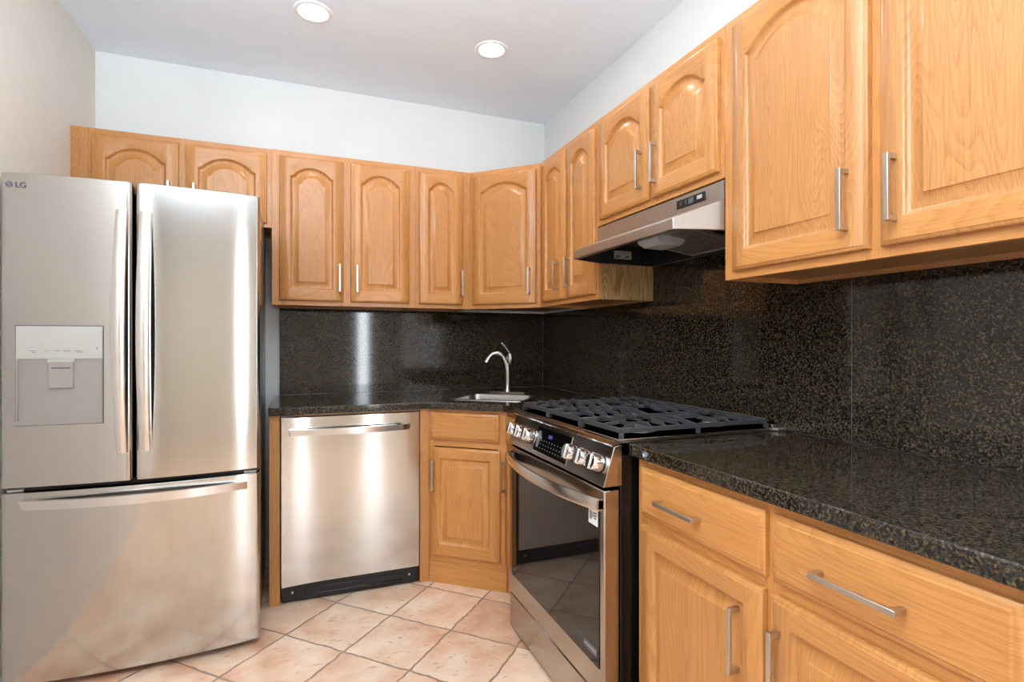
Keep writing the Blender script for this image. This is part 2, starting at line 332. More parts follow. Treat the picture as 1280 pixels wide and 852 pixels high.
def upper(name, label, loc, rotz, width, doors, handles, depth=.309, zb=ZB, zt=ZT, db=DB, dt=DT, side_r='oak', side_l='oak', xstart=0, rail=.04, figs=None, hz=None):
    t = thing(name, label, 'cabinet', loc, rotz); Z = loc[2]
    carcass(t, xstart, width, zb-Z, zt-Z, depth, side_l=side_l, side_r=side_r)
    xs = [(xstart, doors[0][0]+.012)]
    for i in range(len(doors)-1): xs.append((doors[i][1]-.012, doors[i+1][0]+.012))
    xs.append((doors[-1][1]-.012, width)); zs = []
    assert all(c > a for a, c in xs), name
    for i in range(len(doors)):
        a, c = xs[i][1], xs[i+1][0]
        zs += [(zb-Z, db+.012-Z, a, c), (dt-.012-Z, zt-Z, a, c)]
    faceframe(t, xstart, width, zb-Z, zt-Z, xs, zs)
    for i, (a, c) in enumerate(doors):
        d = make_door(t, a, c, db-Z, dt-Z, rough_fig=(figs[i] if figs else None))
        hx = handles[i]
        if hx is not None:
            pull(d, hx-a, (hz or db+.122)-db, .146)
    return t
# wall cabinets on the back wall: local x = world x
t = upper('wall_cabinet', 'short oak wall cabinet with two arched doors above the refrigerator', (-.968, 2.977, 1.779), 0, .835-.006,
          [(.080, .422), (.451, .807)], [.385, .490], zb=1.779, zt=2.178, db=1.800, dt=2.150, hz=1.885)
MB().box(.001, .066, -.004, -.0002, 0, .398, M['oaks']).build('filler_strip', t, bevel=.001)
upper('wall_cabinet', 'oak wall cabinet with two tall arched doors directly right of the refrigerator', (-.139, 2.977, ZB), 0, .729,
      [(.036, .347), (.385, .696)], [.327, .415])
upper('wall_cabinet', 'narrow oak wall cabinet with one arched door between two-door cabinet and diagonal corner', (.590, 2.977, ZB), 0, .322,
      [(.023, .274)], [.263])
# diagonal corner cabinet
P0, P1 = Vector((.912, 2.977)), Vector((1.221, 2.676)); dv = P1-P0; L = dv.length; ang = math.atan2(dv.y, dv.x)
t = thing('corner_wall_cabinet', 'diagonal oak corner wall cabinet with a single arched door', 'cabinet', (P0.x, P0.y, ZB), ang)
b = MB(); inv = Matrix.Rotation(-ang, 2)
def toloc(x, y): v = inv@(Vector((x, y))-P0); return (v.x, v.y)
foot = [toloc(*p) for p in ((.9145, 2.99), (.9125, YN-.002), (XR-.002, YN-.002), (XR-.002, 2.6775), (1.236, 2.6775))]
foot[0] = (.012, .0195); foot[-1] = (L-.012, .0195)
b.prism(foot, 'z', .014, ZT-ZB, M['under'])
for a, c in ((foot[0], foot[1]), (foot[-1], foot[-2])):
    pass
b.build('cabinet_body', t)
faceframe(t, 0, L, 0, ZT-ZB, [(0, .03), (L-.03, L)], [(0, .035, .03, L-.03), (ZT-ZB-.04, ZT-ZB, .03, L-.03)])
d = make_door(t, .020, L-.022, DB-ZB, DT-ZB, rise=.045); pull(d, .365-.020+.010, .122, .146)
# right wall: local x runs towards the camera (world -y)
RW = R(-90)
def right(y): return 2.676-y
upper('wall_cabinet', 'oak wall cabinet with two narrow arched doors between diagonal corner and range hood', (1.221, 2.676, ZB), RW, 2.676-2.060,
      [(right(2.629), right(2.353)), (right(2.342), right(2.074))], [right(2.425), right(2.335)][:1]+[right(2.305)], depth=.308, side_r='pale')
upper('hood_cabinet', 'short oak wall cabinet with two arched doors above the range hood', (1.221, 2.0595, 1.709), RW, 2.0595-1.2995,
      [(2.0595-2.030, 2.0595-1.672), (2.0595-1.658, 2.0595-1.318)], [2.0595-1.712, 2.0595-1.622], zb=1.709, db=1.731, hz=1.852, depth=.308)
t = upper('wall_cabinet', 'large oak wall cabinet with two wide arched doors over the right counter, nearest the camera', (1.221, 1.299, ZB), RW, .88,
      [(.041, .458), (.486, .850)], [.410, .520], figs=[M['oaks'], M['oaks']], hz=1.535, depth=.308)

# ------------------------------------------------------------------ base cabinets
CT, CB = .902, .867
def base_frame(t, w, xs, zs): return faceframe(t, 0, w, 0, CB-.001, xs, zs)
# dishwasher surround
t = thing('end_panel', 'oak end panel and post at the left side of the dishwasher', 'panel', (-.135, 2.655, 0))
MB().box(0, .045, 0, .019, 0, CB-.001, M['oak']).build('post', t, bevel=.001)
MB().box(0, .018, .0192, YN-2.655-.002, 0, CB-.001, M['oaks']).build('side_panel', t)
MB().box(0, .727, 0, .018, 0, .006, M['oakx']).build('top_rail', t, (.0455, .001, CB-.0075)) if False else None
tr = MB().box(0, .640, 0, .018, 0, .0075, M['oakx']).build('top_rail', t, (.0455, .0, CB-.009))
t = thing('filler_post', 'oak filler post between the dishwasher and the diagonal sink cabinet', 'panel', (.552, 2.655, 0))
MB().box(0, .0475, 0, .019, 0, CB-.001, M['oaks']).build('post', t, bevel=.001)
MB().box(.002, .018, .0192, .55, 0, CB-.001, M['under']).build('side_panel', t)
# diagonal sink base
A0, A1 = Vector((.6005, 2.655)), Vector((.9195, 2.396)); dv = A1-A0; LD = dv.length; angd = math.atan2(dv.y, dv.x)
t = thing('sink_base_cabinet', 'diagonal oak corner base cabinet under the sink with false drawer and square panelled door', 'cabinet', (A0.x, A0.y, 0), angd)
b = MB(); inv2 = Matrix.Rotation(-angd, 2)
def tl2(x, y): v = inv2@(Vector((x, y))-A0); return (v.x, v.y)
ft = [(.010, .0195), tl2(.64, YN-.003), tl2(XR-.003, YN-.003), tl2(XR-.003, 2.42), (LD-.010, .0195)]
n = len(ft)
for k in range(n-1):
    a, c = Vector(ft[k]), Vector(ft[k+1]); d_ = (c-a).normalized(); nn = Vector((d_.y, -d_.x))*.012
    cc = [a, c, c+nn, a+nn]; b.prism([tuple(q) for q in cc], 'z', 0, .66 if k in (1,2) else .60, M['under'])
b.build('cabinet_body', t)
faceframe(t, 0, LD, 0, CB-.001, [(0, .030), (LD-.050, LD)], [(0, .14, .03, LD-.05), (.68, .72, .03, LD-.05), (.84, CB-.001, .03, LD-.05)])
make_drawer(t, .012, .372, .716, .849)
d = make_door(t, .012, .378, .137, .676, arch=False, sb=.06); pull(d, .022, .402, .146)
MB().box(.002, LD-.002, -.006, -.0002, 0, .105, M['oakx']).build('plinth_board', t, bevel=.001)
# small base between sink cabinet and range
y1 = 2.394; y0 = 2.106; ws = y1-y0
t = thing('base_cabinet', 'narrow oak base cabinet squeezed between the diagonal sink cabinet and the range', 'cabinet', (.9205, y1, 0), RW)
MB().box(.002, ws-.001, .0195, .55, .0, .60, M['under']).build('cabinet_body', t)
faceframe(t, 0, ws, 0, CB-.001, [(0, .02), (ws-.03, ws)], [(0, .14, .02, ws-.03), (.68, .72, .02, ws-.03), (.84, CB-.001, .02, ws-.03)])
make_drawer(t, .006, ws-.012, .716, .849)
d = make_door(t, .006, ws-.012, .137, .676, arch=False); pull(d, .024, .425, .146)
# right run
yb = 1.322; W = .94
t = thing('base_cabinet', 'oak base cabinet with two drawers over two doors under the right counter', 'cabinet', (.9205, yb, 0), RW)
carcass(t, 0, W, .10, CB-.001, .585)
faceframe(t, 0, W, .10, CB-.001, [(0, .044), (.458, .502), (.892, W)], [(.10, .15, .044, .458), (.10, .15, .502, .892), (.66, .72, .044, .458), (.66, .72, .502, .892), (.835, CB-.001, .044, .458), (.835, CB-.001, .502, .892)])
d = make_drawer(t, .030, .470, .706, .844); pull(d, .176, .062, .155, False)
d = make_drawer(t, .490, .904, .706, .844); pull(d, .188, .062, .158, False)
d = make_door(t, .030, .466, .130, .677, arch=False); pull(d, .402-.030, .412, .146)
d = make_door(t, .486, .904, .130, .677, arch=False); pull(d, .494-.486+.016, .412, .146)
MB().box(.0, W, .07, .085, 0, .10, M['oakx']).build('toe_kick', t)

# ------------------------------------------------------------------ countertops, backsplash
from mathutils.geometry import tessellate_polygon
def slab(name, outline, hole, z0, z1, m, loc):
    bmm = MB(); loops = [outline]+([hole] if hole else [])
    vs = [[Vector((x-loc[0], y-loc[1], 0)) for x, y in lp] for lp in loops]
    tris = tessellate_polygon(vs); flat = [p for lp in vs for p in lp]
    bmm.poly([(p.x, p.y, z1) for p in flat], tris, m); bmm.poly([(p.x, p.y, z0) for p in flat], tris, m)
    for lp in vs:
        for i in range(len(lp)):
            a, c = lp[i], lp[(i+1) % len(lp)]; bmm.face([(a.x, a.y, z0), (c.x, c.y, z0), (c.x, c.y, z1), (a.x, a.y, z1)], m)
    return bmm.build(name, None, (loc[0], loc[1], 0), bevel=.004, seg=3)
d1 = Vector((.776, -.631)); nn = Vector((.631, .776)); SCN = Vector((.967, 2.70))
def rrect(c, hw, hd, r, n=6, k1=d1, k2=nn):
    pts = []
    for sx, sy, a0 in ((1, 1, 0), (-1, 1, 90), (-1, -1, 180), (1, -1, 270)):
        for i in range(n+1):
            a = R(a0+90*i/n); px = sx*(hw-r)+r*math.cos(a); py = sy*(hd-r)+r*math.sin(a)
            p = c+k1*px+k2*py; pts.append((p.x, p.y))
    return pts
XS, YS = XR-.020, YN-.020
cl = slab('countertop', [(-.137, 2.628), (.588, 2.628), (.893, 2.380), (.893, 2.106), (XS-.0005, 2.106), (XS-.0005, YS-.0005), (-.137, YS-.0005)], rrect(SCN, .190, .150, .04), CB, CT, M['granite'], (.5, 2.8))
tag(cl, 'black speckled granite countertop around the sink corner above the dishwasher', 'countertop')
cr = slab('countertop', [(.893, .37), (XS-.0005, .37), (XS-.0005, 1.336), (.893, 1.336)], None, CB, CT, M['granite'], (1.2, .8))
tag(cr, 'black speckled granite countertop to the right of the range', 'countertop')
bb = MB().box(-.112, XS-.0005, YS, YN-.0005, CT+.0005, ZB-.0005, M['granite']).build('backsplash'); tag(bb, 'polished black granite backsplash on the back wall behind the faucet', 'backsplash')
bb = MB()
bb.box(XS, XR-.0005, 1.1025, YS-.0005, CT+.0005, ZB-.0005, M['granite']).box(XS, XR-.0005, 1.301, 2.072, ZB-.0005, 1.700, M['granite'])
bs_ = bb.build('backsplash'); MB().box(XS+.0002, XR-.001, 1.1011, 1.1024, CT+.001, ZB-.001, M['dgrey']).build('seam_filler', bs_)
tag(bs_, 'polished black granite backsplash slab on the right wall behind the range and hood', 'backsplash')
bb = MB().box(XS, XR-.0005, .37, 1.1010, CT+.0005, ZB-.0005, M['granite']).build('backsplash'); tag(bb, 'polished black granite backsplash slab on the right wall at the right edge of the photo', 'backsplash')

# ------------------------------------------------------------------ refrigerator
FX0, FX1, FY = -.952, -.156, 2.335
fr = thing('refrigerator', 'tall stainless steel french door refrigerator with bottom freezer standing by the left wall', 'refrigerator', (FX0+.004, FY-.016, 0), R(1.3))
FW = FX1-FX0
MB().box(.008, FW-.004, .075, .72, .03, 1.762, M['side']).build('cabinet_case', fr, bevel=.006)
MB().box(.03, FW-.03, .085, .70, .0, .03, M['black']).build('base_grille', fr)
def front(x): # plan bulge of the whole front
    u = (x/FW)*2-1; return -.034*(1-u*u)
def curved_slab(x0, x1, z0, z1, m, thick=.062, redge=.014, n=20, name='door', hole=None):
    b = MB(); prof = []
    xs = [x0+(x1-x0)*k/n for k in range(n+1)]
    pts = []
    for k in range(5):                           # rounded left edge
        a = R(90*k/4); pts.append((x0+redge*(1-math.sin(a)), front(x0+redge)+redge*(1-math.cos(a)) if False else front(x0)+redge*(1-math.sin(a))*1.0 if False else front(x0+redge*(1-math.cos(a)))+redge*(1-math.sin(a))))
    # build explicitly: from back-left up round to the front, across, and back
    pts = [(x0, thick)]
    for k in range(6):
        a = R(90*k/5); pts.append((x0+redge*(1-math.cos(a)), front(x0+redge)+redge*(1-math.sin(a))))
    for k in range(1, n):
        x = x0+redge+(x1-x0-2*redge)*k/n; pts.append((x, front(x)))
    for k in range(6):
        a = R(90*(5-k)/5); pts.append((x1-redge*(1-math.cos(a)), front(x1-redge)+redge*(1-math.sin(a))))
    pts.append((x1, thick))
    def ring(z, i): return [(lerp(p[0], (x0+x1)/2, i/(x1-x0)*2), p[1]+(i if p[1] < thick-.001 else 0), z) for p in pts]
    b.loft([ring(z0, .003), ring(z0+.003, 0), ring(z1-.003, 0), ring(z1, .003)], m)
    return b
DZ0, DZ1 = .700, 1.776; XM = FW/2-.016*0+.004
xsplit = .3845
dl = curved_slab(0, xsplit-.003, DZ0, DZ1, M['steel']).build('door', fr, smooth=40)
dr = curved_slab(xsplit+.006, FW, DZ0, DZ1, M['steel']).build('door', fr, smooth=40)
fz = curved_slab(0, FW, .028, .683, M['steel']).build('freezer_drawer', fr, smooth=40)
MB().box(.01, FW-.01, .02, .07, .684, .699, M['black']).build('door_gap_seal', fr)
def bar_handle(pts, wdir, wid, thick, m, ends=True):
    """flat bar swept along pts (front face facing -y)"""
    b = MB(); rings = []; n_ = len(pts)
    for i, p in enumerate(pts):
        p = Vector(p); e = min(i, n_-1-i); k = 1.0
        wv = Vector(wdir)*wid/2*k; yv = Vector((0, thick, 0))
        fr_ = wv*.80
        rings.append([tuple(p-wv+yv), tuple(p-wv+yv*.25), tuple(p-fr_), tuple(p+fr_), tuple(p+wv+yv*.25), tuple(p+wv+yv)])
    b.loft(rings, m); return b
def bow(t): return 1-(2*t-1)**2
# door handles with slanted ends
def vhandle(x, parent):
    b = MB(); rings = []; n_ = 22; z0, z1 = .805, 1.670
    for i in range(n_+1):
        t_ = i/n_; z = lerp(z0, z1, t_); y = front(x)-.020-.044*bow(t_)
        th = .020 if 0 < i < n_ else .02
        wv = .0165+.004*bow(t_)
        rings.append([(x-wv, y+.026, z), (x-wv, y+.004, z), (x-wv+.005, y, z), (x+wv-.005, y, z), (x+wv, y+.004, z), (x+wv, y+.026, z)])
    b.loft(rings, M['steel_h'])
    for z in (z0+.012, z1-.012): b.box(x-.012, x+.012, front(x)-.012, front(x)+.001, z-.012, z+.012, M['steel_h'])
    return b.build('handle', parent, smooth=40)
vhandle(xsplit-.032, dl); vhandle(xsplit+.040, dr)
b = MB(); rings = []; n_ = 26
for i in range(n_+1):
    t_ = i/n_; x = lerp(.062, .752, t_); y = front(x)-.018-.036*bow(t_); z = .646
    sl = (1-t_)*0
    rings.append([(x, y+.024, z-.014), (x+(.006 if i == 0 else 0), y, z-.016), (x-(.006 if i == 0 else -.0), y, z+.014), (x, y+.024, z+.012)])
b.loft(rings, M['steel_h'])
for x in (.08, .735): b.box(x-.012, x+.012, front(x)-.014, front(x)+.001, .634, .656, M['steel_h'])
b.build('handle', fz, smooth=40)
# dispenser
def fpt(x): return front(x)
DX0, DX1, DZa, DZm, DZb = .046, .294, .915, 1.142, 1.254
b = MB(); n_ = 8
xs = [lerp(DX0, DX1, k/n_) for k in range(n_+1)]
b.loft([[(x, fpt(x)-.004, DZm) for x in xs]+[(x, fpt(x)+.004, DZm) for x in reversed(xs)], [(x, fpt(x)-.004, DZb-.004) for x in xs]+[(x, fpt(x)+.004, DZb-.004) for x in reversed(xs)], [(x, fpt(x)-.002, DZb) for x in xs]+[(x, fpt(x)+.004, DZb) for x in reversed(xs)]], M['grey'])
b.build('control_panel', dl, smooth=30)
b = MB()
def band(xa, xb, za, zb, ya, yb, m):
    ks = [lerp(xa, xb, k/8) for k in range(9)]
    b.loft([[(x, fpt(x)+ya, za) for x in ks]+[(x, fpt(x)+yb, za) for x in reversed(ks)], [(x, fpt(x)+ya, zb) for x in ks]+[(x, fpt(x)+yb, zb) for x in reversed(ks)]], m)
band(DX0, DX0+.006, DZa, DZm, -.006, .004, M['grey2']); band(DX1-.006, DX1, DZa, DZm, -.006, .004, M['grey2'])
band(DX0, DX1, DZa, DZa+.014, -.008, .004, M['grey2']); band(DX0+.006, DX1-.006, DZa+.014, DZm, -.0015, .004, M['grey2'])
band(DX0-.003, DX1+.003, DZa-.003, DZb+.003, -.0008, .004, M['dgrey'])
b.build('dispenser_recess', dl)
b = MB(); xa, xb = .142, .210
b.box(xa, xb, fpt(.17)-.012, fpt(.17)-.003, 1.041, 1.132, M['grey2']); b.box(xa-.004, xb+.004, fpt(.17)-.012, fpt(.17)-.002, 1.128, 1.1415, M['grey']); b.box(xa+.008, xb-.008, fpt(.17)-.014, fpt(.17)-.012, 1.108, 1.112, M['dgrey'])
b.build('dispenser_paddle', dl, bevel=.002)
for x, wd, z in ((.098, .026, 1.168), (.133, .010, 1.168), (.164, .014, 1.168), (.195, .024, 1.168), (.228, .026, 1.168), (.098, .012, 1.163), (.228, .018, 1.163)):
    y = fpt(x)-.0046; MB().box(x-wd/2, x+wd/2, y, y+.0008, z, z+.0014, M['dgrey']).build('panel_mark', dl)
MB().box(.277, .279, fpt(.278)-.0046, fpt(.278)-.0038, 1.172, 1.182, M['dgrey']).build('panel_mark', dl)
# maker's badge
def text_mesh(s, size, m, parent, loc, rot, ext=.0006, name='lettering'):
    cu = bpy.data.curves.new(name, 'FONT'); cu.body = s; cu.size = size; cu.extrude = ext; cu.align_x = 'LEFT'; cu.offset = size*.02
    to = bpy.data.objects.new(name, cu); C.objects.link(to); dg = bpy.context.evaluated_depsgraph_get(); me = bpy.data.meshes.new_from_object(to.evaluated_get(dg))
    bpy.data.objects.remove(to); o = bpy.data.objects.new(name, me); C.objects.link(o); me.materials.clear(); me.materials.append(m)
    o.parent = parent; o.location = loc; o.rotation_euler = rot; return o
lx = .026
lg = text_mesh('LG', .026, M['dgrey'], dl, (.042, front(.042)-.0016, 1.7255), (R(90), 0, math.atan(-.147)), name='lettering')
b = MB(); y = front(lx)-.0016
b.lathe([(.0105, 0), (.0105, .0022)], (lx, y+.0022, 1.7345), M['dgrey'], axis=(0, -1, 0), n=28)
b.box(lx-.0006, lx+.0006, y-.0006, y, 1.729, 1.740, M['grey']); b.box(lx, lx+.005, y-.0006, y, 1.729, 1.7302, M['grey'])
b.lathe([(.0014, 0), (.0014, .0008)], (lx-.004, y, 1.7385), M['grey'], axis=(0, -1, 0), n=10)
b.build('logo_disc', dl)
for x in (.035, FW-.035): MB().box(x-.022, x+.022, .012, .085, .6845, .6925, M['grey']).build('hinge', fr, bevel=.001)

# ------------------------------------------------------------------ dishwasher
dw = thing('dishwasher', 'stainless steel dishwasher with a curved bar handle under the corner counter', 'dishwasher', (-.083, 2.655, 0))
WD = .627
MB().box(.003, WD-.003, .03, .58, .11, .853, M['black']).build('tub', dw)
b = MB(); n_ = 24
def dwf(x): v = min(x, .22); return -.032+.150*(v-v*v/.44)
xs = [WD*k/n_ for k in range(n_+1)]
def rg(z, i): return [(x, dwf(x)+i, z) for x in xs]+[(WD, .028, z), (0, .028, z)]
b.loft([rg(.088, .002), rg(.090, 0), rg(.853, 0), rg(.857, .004)], M['steel']); dp = b.build('door', dw, smooth=40)
b = MB(); rings = []
for i in range(25):
    t_ = i/24; x = lerp(.030, .582, t_); y = dwf(x)-.016-.034*bow(t_); z = .787
    k0 = .010 if i == 0 else 0; k1 = -.010 if i == 24 else 0
    rings.append([(x, y+.020, z-.013), (x+k0+k1, y, z-.014), (x, y, z+.014), (x, y+.020, z+.014)])
b.loft(rings, M['steel_h'])
for x in (.05, .562): b.box(x-.012, x+.012, dwf(x)-.012, dwf(x)+.001, .777, .797, M['steel_h'])
b.build('handle', dp, smooth=40)
b = MB(); b.box(0, WD, .004, .02, .008, .087, M['black']).box(.10, WD-.085, -.002, .004, .034, .062, M['black']).box(.095, WD-.08, -.004, .004, .028, .034, M['blackm']); kp = b.build('kick_plate', dw, bevel=.002)
for x in (.045, WD-.045): MB().lathe([(.0055, 0), (.0055, .003), (.003, .004)], (x, .004, .048), M['nickel'], axis=(0, -1, 0), n=12).build('screw', kp)

# ------------------------------------------------------------------ range
Y0, Y1 = 1.341, 2.101; WR = Y1-Y0
rg_ = thing('range', 'stainless steel slide-in gas range with dark oven window and chrome knobs', 'stove', (.82, Y1, 0), RW)   # local x: away->near, local y: into the wall
b = MB(); b.box(.002, WR-.002, .050, .665, .03, .865, M['blackm']).box(.0, .03, .055, .1, 0, .03, M['black']).box(WR-.03, WR, .055, .1, 0, .03, M['black'])
b.build('oven_body', rg_, bevel=.002)
ct = MB().prism([(.026, .893), (.020, .900), (.024, .908), (.030, .911), (.684, .911), (.684, .903), (.045, .903)], 'x', .0, WR, M['steel_r']).build('cooktop', rg_)
MB().box(.006, WR-.006, .046, .650, .9105, .9128, M['steel_r']).build('burner_tray', ct, bevel=.004)
MB().box(.0, WR, .640, .688, .9115, .925, M['steel_r']).build('rear_trim', ct, bevel=.002)
# control panel, tilted
cp = MB().prism([(-.008, .778), (.029, .894), (.055, .900), (.055, .778)], 'x', 0, WR, M['steel_r']).build('control_panel', rg_, bevel=.002)
pn = Vector((0, -.116, .037)).normalized()      # outward normal of the panel
def onp(x, s): # s: 0 bottom .. 1 top
    return Vector((x, lerp(-.008, .029, s), lerp(.778, .894, s)))
def knob(x):
    p = onp(x, .50)
    k = MB(); k.lathe([(.0265, .0022), (.0260, .0060), (.0250, .034), (.0235, .037), (.0, .037)], p, M['chrome'], axis=pn, n=32)
    ko = k.build('knob', cp, smooth=30); MB().lathe([(.0300, -.001), (.0300, .0018), (0, .0018)], p, M['black'], axis=pn, n=32).build('knob_ring', ko)
    up = Vector((0, .304, .953)); q = p+pn*.037; g_ = MB(); r_ = [q+Vector((sx*.0055, 0, 0))+up*sz*.0225 for sx, sz in ((-1,-1), (1,-1), (1,1), (-1,1))]
    g_.loft([[tuple(v-pn*.002) for v in r_], [tuple(v+pn*.0045) for v in r_]], M['chrome']); g_.build('grip', ko, bevel=.002)
for y in (2.055, 1.978, 1.900, 1.551, 1.471, 1.391): knob(Y1-y)
b = MB(); xa, xb = Y1-1.855, Y1-1.590
def quad(xa, xb, s0, s1, out, m, thick=.002):
    r0 = [onp(xa, s0), onp(xb, s0), onp(xb, s1), onp(xa, s1)]; b.loft([[tuple(v-pn*.001) for v in r0], [tuple(v+pn*out) for v in r0]], m)
quad(xa-.004, xb+.004, .10, .90, .0015, M['chrome']); quad(xa, xb, .13, .87, .0024, M['disp'])
b.build('display', cp)
b = MB()
for r in range(3):
    for k in range(9): quad(xa+.05+.022*k, xa+.054+.022*k, .25+.12*r, .27+.12*r, .0028, M['grey'])
quad(xa+.10, xa+.13, .62, .72, .0028, M['blue']); quad(xa+.015, xa+.035, .25, .75, .0028, M['dgrey'])
b.build('display_marks', cp)
# oven door
od = MB(); od.box(0, WR, -.006, .046, .158, .768, M['steel_r']); odo = od.build('oven_door', rg_, bevel=.004)
MB().box(.036, WR-.024, -.0085, -.005, .240, .712, M['glass']).build('oven_window', odo, bevel=.001)
b = MB(); rings = []; n_ = 26
for i in range(n_+1):
    t_ = i/n_; x = lerp(.008, WR-.008, t_); y = -.020-.052*bow(t_)**.9; z = .727
    rings.append([(x, y+.016, z-.016), (x, y+.002, z-.018), (x, y, z-.012), (x, y, z+.012), (x, y+.002, z+.018), (x, y+.016, z+.016)])
b.loft(rings, M['steel_h'])
for x in (.022, WR-.022): b.box(x-.014, x+.014, -.022, -.005, .714, .740, M['steel_h'])
b.build('handle', odo, smooth=40)
for x in (.045, WR-.165):
    for k in range(2): MB().box(x, x+.085, -.0072, -.005, .7515+.008*k, .7545+.008*k, M['black']).build('vent_slot', odo)
st = MB().box(WR-.083, WR-.030, -.0095, -.0083, .655, .705, M['white']).build('sticker', odo)
b = MB(); b.box(WR-.077, WR-.063, -.0100, -.0095, .668, .694, M['grey2']).box(WR-.059, WR-.055, -.0100, -.0095, .676, .692, M['ink']).box(WR-.051, WR-.036, -.0100, -.0095, .690, .694, M['ink']).box(WR-.051, WR-.036, -.0100, -.0095, .682, .686, M['ink']).box(WR-.051, WR-.040, -.0100, -.0095, .674, .678, M['ink'])
b.build('sticker_marks', odo)
b = MB(); b.box(WR-.115, WR-.035, -.0092, -.0083, .268, .292, M['dgrey']); b.box(WR-.108, WR-.042, -.0096, -.0092, .277, .283, M['grey2']); b.build('window_badge', odo)
dro = MB().box(0, WR, -.002, .046, .014, .150, M['steel_r']).build('storage_drawer', rg_, bevel=.004)
MB().box(.01, WR-.01, .01, .05, .150, .158, M['black']).build('drawer_gap', rg_)
# burners
def burner(x, y, r):
    b = MB(); b.lathe([(r*1.25, 0), (r*1.25, .004), (r*1.0, .008), (r*.95, .014), (0, .014)], (x, y, .9125), M['nickel'], n=32)
    o = b.build('burner', ct); c = MB(); c.lathe([(0, 0), (r*.82, .0), (r*.86, .004), (r*.80, .009), (r*.5, .010), (0, .010)], (x, y, .9265), M['iron'], n=32); c.build('burner_cap', o)
for x, y, r in ((.129, .198, .036), (.129, .500, .030), (WR/2, .348, .046), (WR-.129, .198, .046), (WR-.129, .500, .032)): burner(x, y, r)
# small steel bracket ends at the rear right corner
MB().box(WR-.010, WR+.016, .646, .688, .9035, .914, M['nickel']).build('rear_bracket', ct, bevel=.002)

# grates: lift-off cast iron, three sections
def bar(b, p, q, w=.010, h=.016, z=.951, drop0=0, drop1=0):
    p, q = Vector(p), Vector(q); d = (q-p).normalized(); u = Vector((-d.y, d.x))*w/2
    v = []
    for (c, dr) in ((p, drop0), (q, drop1)):
        for s_, zz in ((-1.15, z-h-dr), (1.15, z-h-dr), (.8, z-dr), (-.8, z-dr)): v.append((c.x+u.x*s_, c.y+u.y*s_, zz))
    b.loft([v[:4], v[4:]], M['iron'])
def grate(name_label, xa, xb, kind):
    cxm = (xa+xb)/2; t = tag(MB_grate(xa, xb, kind), name_label, 'grate', 'cast iron stove grates')
def MB_grate(xa, xb, kind):
    g = MB(); w_ = xb-xa; i = .006; L_ = .588; zr = .944; zt = .954
    for x in (i, w_-i): bar(g, (x, .012), (x, L_-.012), w=.010, h=.014, z=zr)
    for y in (.012, L_-.012): bar(g, (i, y), (w_-i, y), w=.010, h=.014, z=zr)
    bar(g, (i, L_/2), (w_/2, L_/2), w=.009, h=.013, z=zt, drop0=.013); bar(g, (w_-i, L_/2), (w_/2, L_/2), w=.009, h=.013, z=zt, drop0=.013)
    for x in (i, w_-i):
        for y in (.012, L_/2, L_-.012): g.box(x-.005, x+.005, y-.007, y+.007, .9132, .930, M['iron'])
    kw = dict(w=.0075, h=.012, z=zt)
    for y in (.070, .122, .174, .226, .374, .426, .478, .530):
        ln = .098 if kind == 'side' else (.085 if .2 < y < .4 else .100)
        if kind == 'side' and (abs(y-.148) < .04 or abs(y-.452) < .04): ln = .076
        for x, s_ in ((i, 1), (w_-i, -1)): bar(g, (x, y), (x+s_*.022, y), drop0=.013, **kw); bar(g, (x+s_*.022, y), (x+s_*ln, y), **kw)
    spans = ((.012, .105, .013), (.300, .200, 0), (.300, .400, 0), (L_-.012, .495, .013)) if kind == 'side' else ((.012, .215, .013), (L_-.012, .385, .013))
    for y0_, y1_, dr in spans: bar(g, (w_/2, y0_), (w_/2, y1_), drop0=dr, **kw)
    return g.build('burner_grate', None, (.82+.048, Y1-xa, 0), RW, bevel=.0012, seg=1)
grate('black cast iron grate on the left of the cooktop, nearest the sink', .006, .252, 'side')
grate('black cast iron grate in the middle of the cooktop', .254, .506, 'mid')
grate('black cast iron grate on the right of the cooktop, beside the right counter', .508, .754, 'side')

# ------------------------------------------------------------------ range hood
hd = thing('range_hood', 'stainless steel under-cabinet range hood above the stove', 'range hood', (1.221, 2.0585, 1.545), RW)   # local x near, y into wall
WH = .7575; tp = .0545; D = .288
b = MB(); HM = M['hood']
top, mid, lipt, lipb = .157, .097, .038, .003
fx = -.153                                   # lip offset in front of the cabinet face
A = [(0, -.004), (WH, -.004)]
# front band
b.face([(0, -.004, top), (WH, -.004, top), (WH, -.004, mid), (0, -.004, mid)], HM)
b.face([(0, -.004, mid), (WH, -.004, mid), (WH-tp, fx+.006, lipt+.004), (tp, fx+.006, lipt+.004)], HM)
b.face([(tp, fx+.006, lipt+.004), (WH-tp, fx+.006, lipt+.004), (WH-tp, fx, lipt), (tp, fx, lipt)], HM)
b.face([(tp, fx, lipt), (WH-tp, fx, lipt), (WH-tp, fx, lipb), (tp, fx, lipb)], HM)
for s_ in (0, 1):
    X = (lambda v: v) if s_ == 0 else (lambda v: WH-v)
    b.face([(X(0), -.004, mid), (X(tp), fx+.006, lipt+.004), (X(tp), fx, lipt), (X(tp), fx, lipb), (X(0), -.004, 0)], HM)
    b.face([(X(0), -.004, top), (X(0), -.004, 0), (X(0), D, 0), (X(0), D, top)], HM)
b.face([(0, -.004, top), (WH, -.004, top), (WH, D, top), (0, D, top)], HM); b.face([(0, D, top), (WH, D, top), (WH, D, 0), (0, D, 0)], HM)
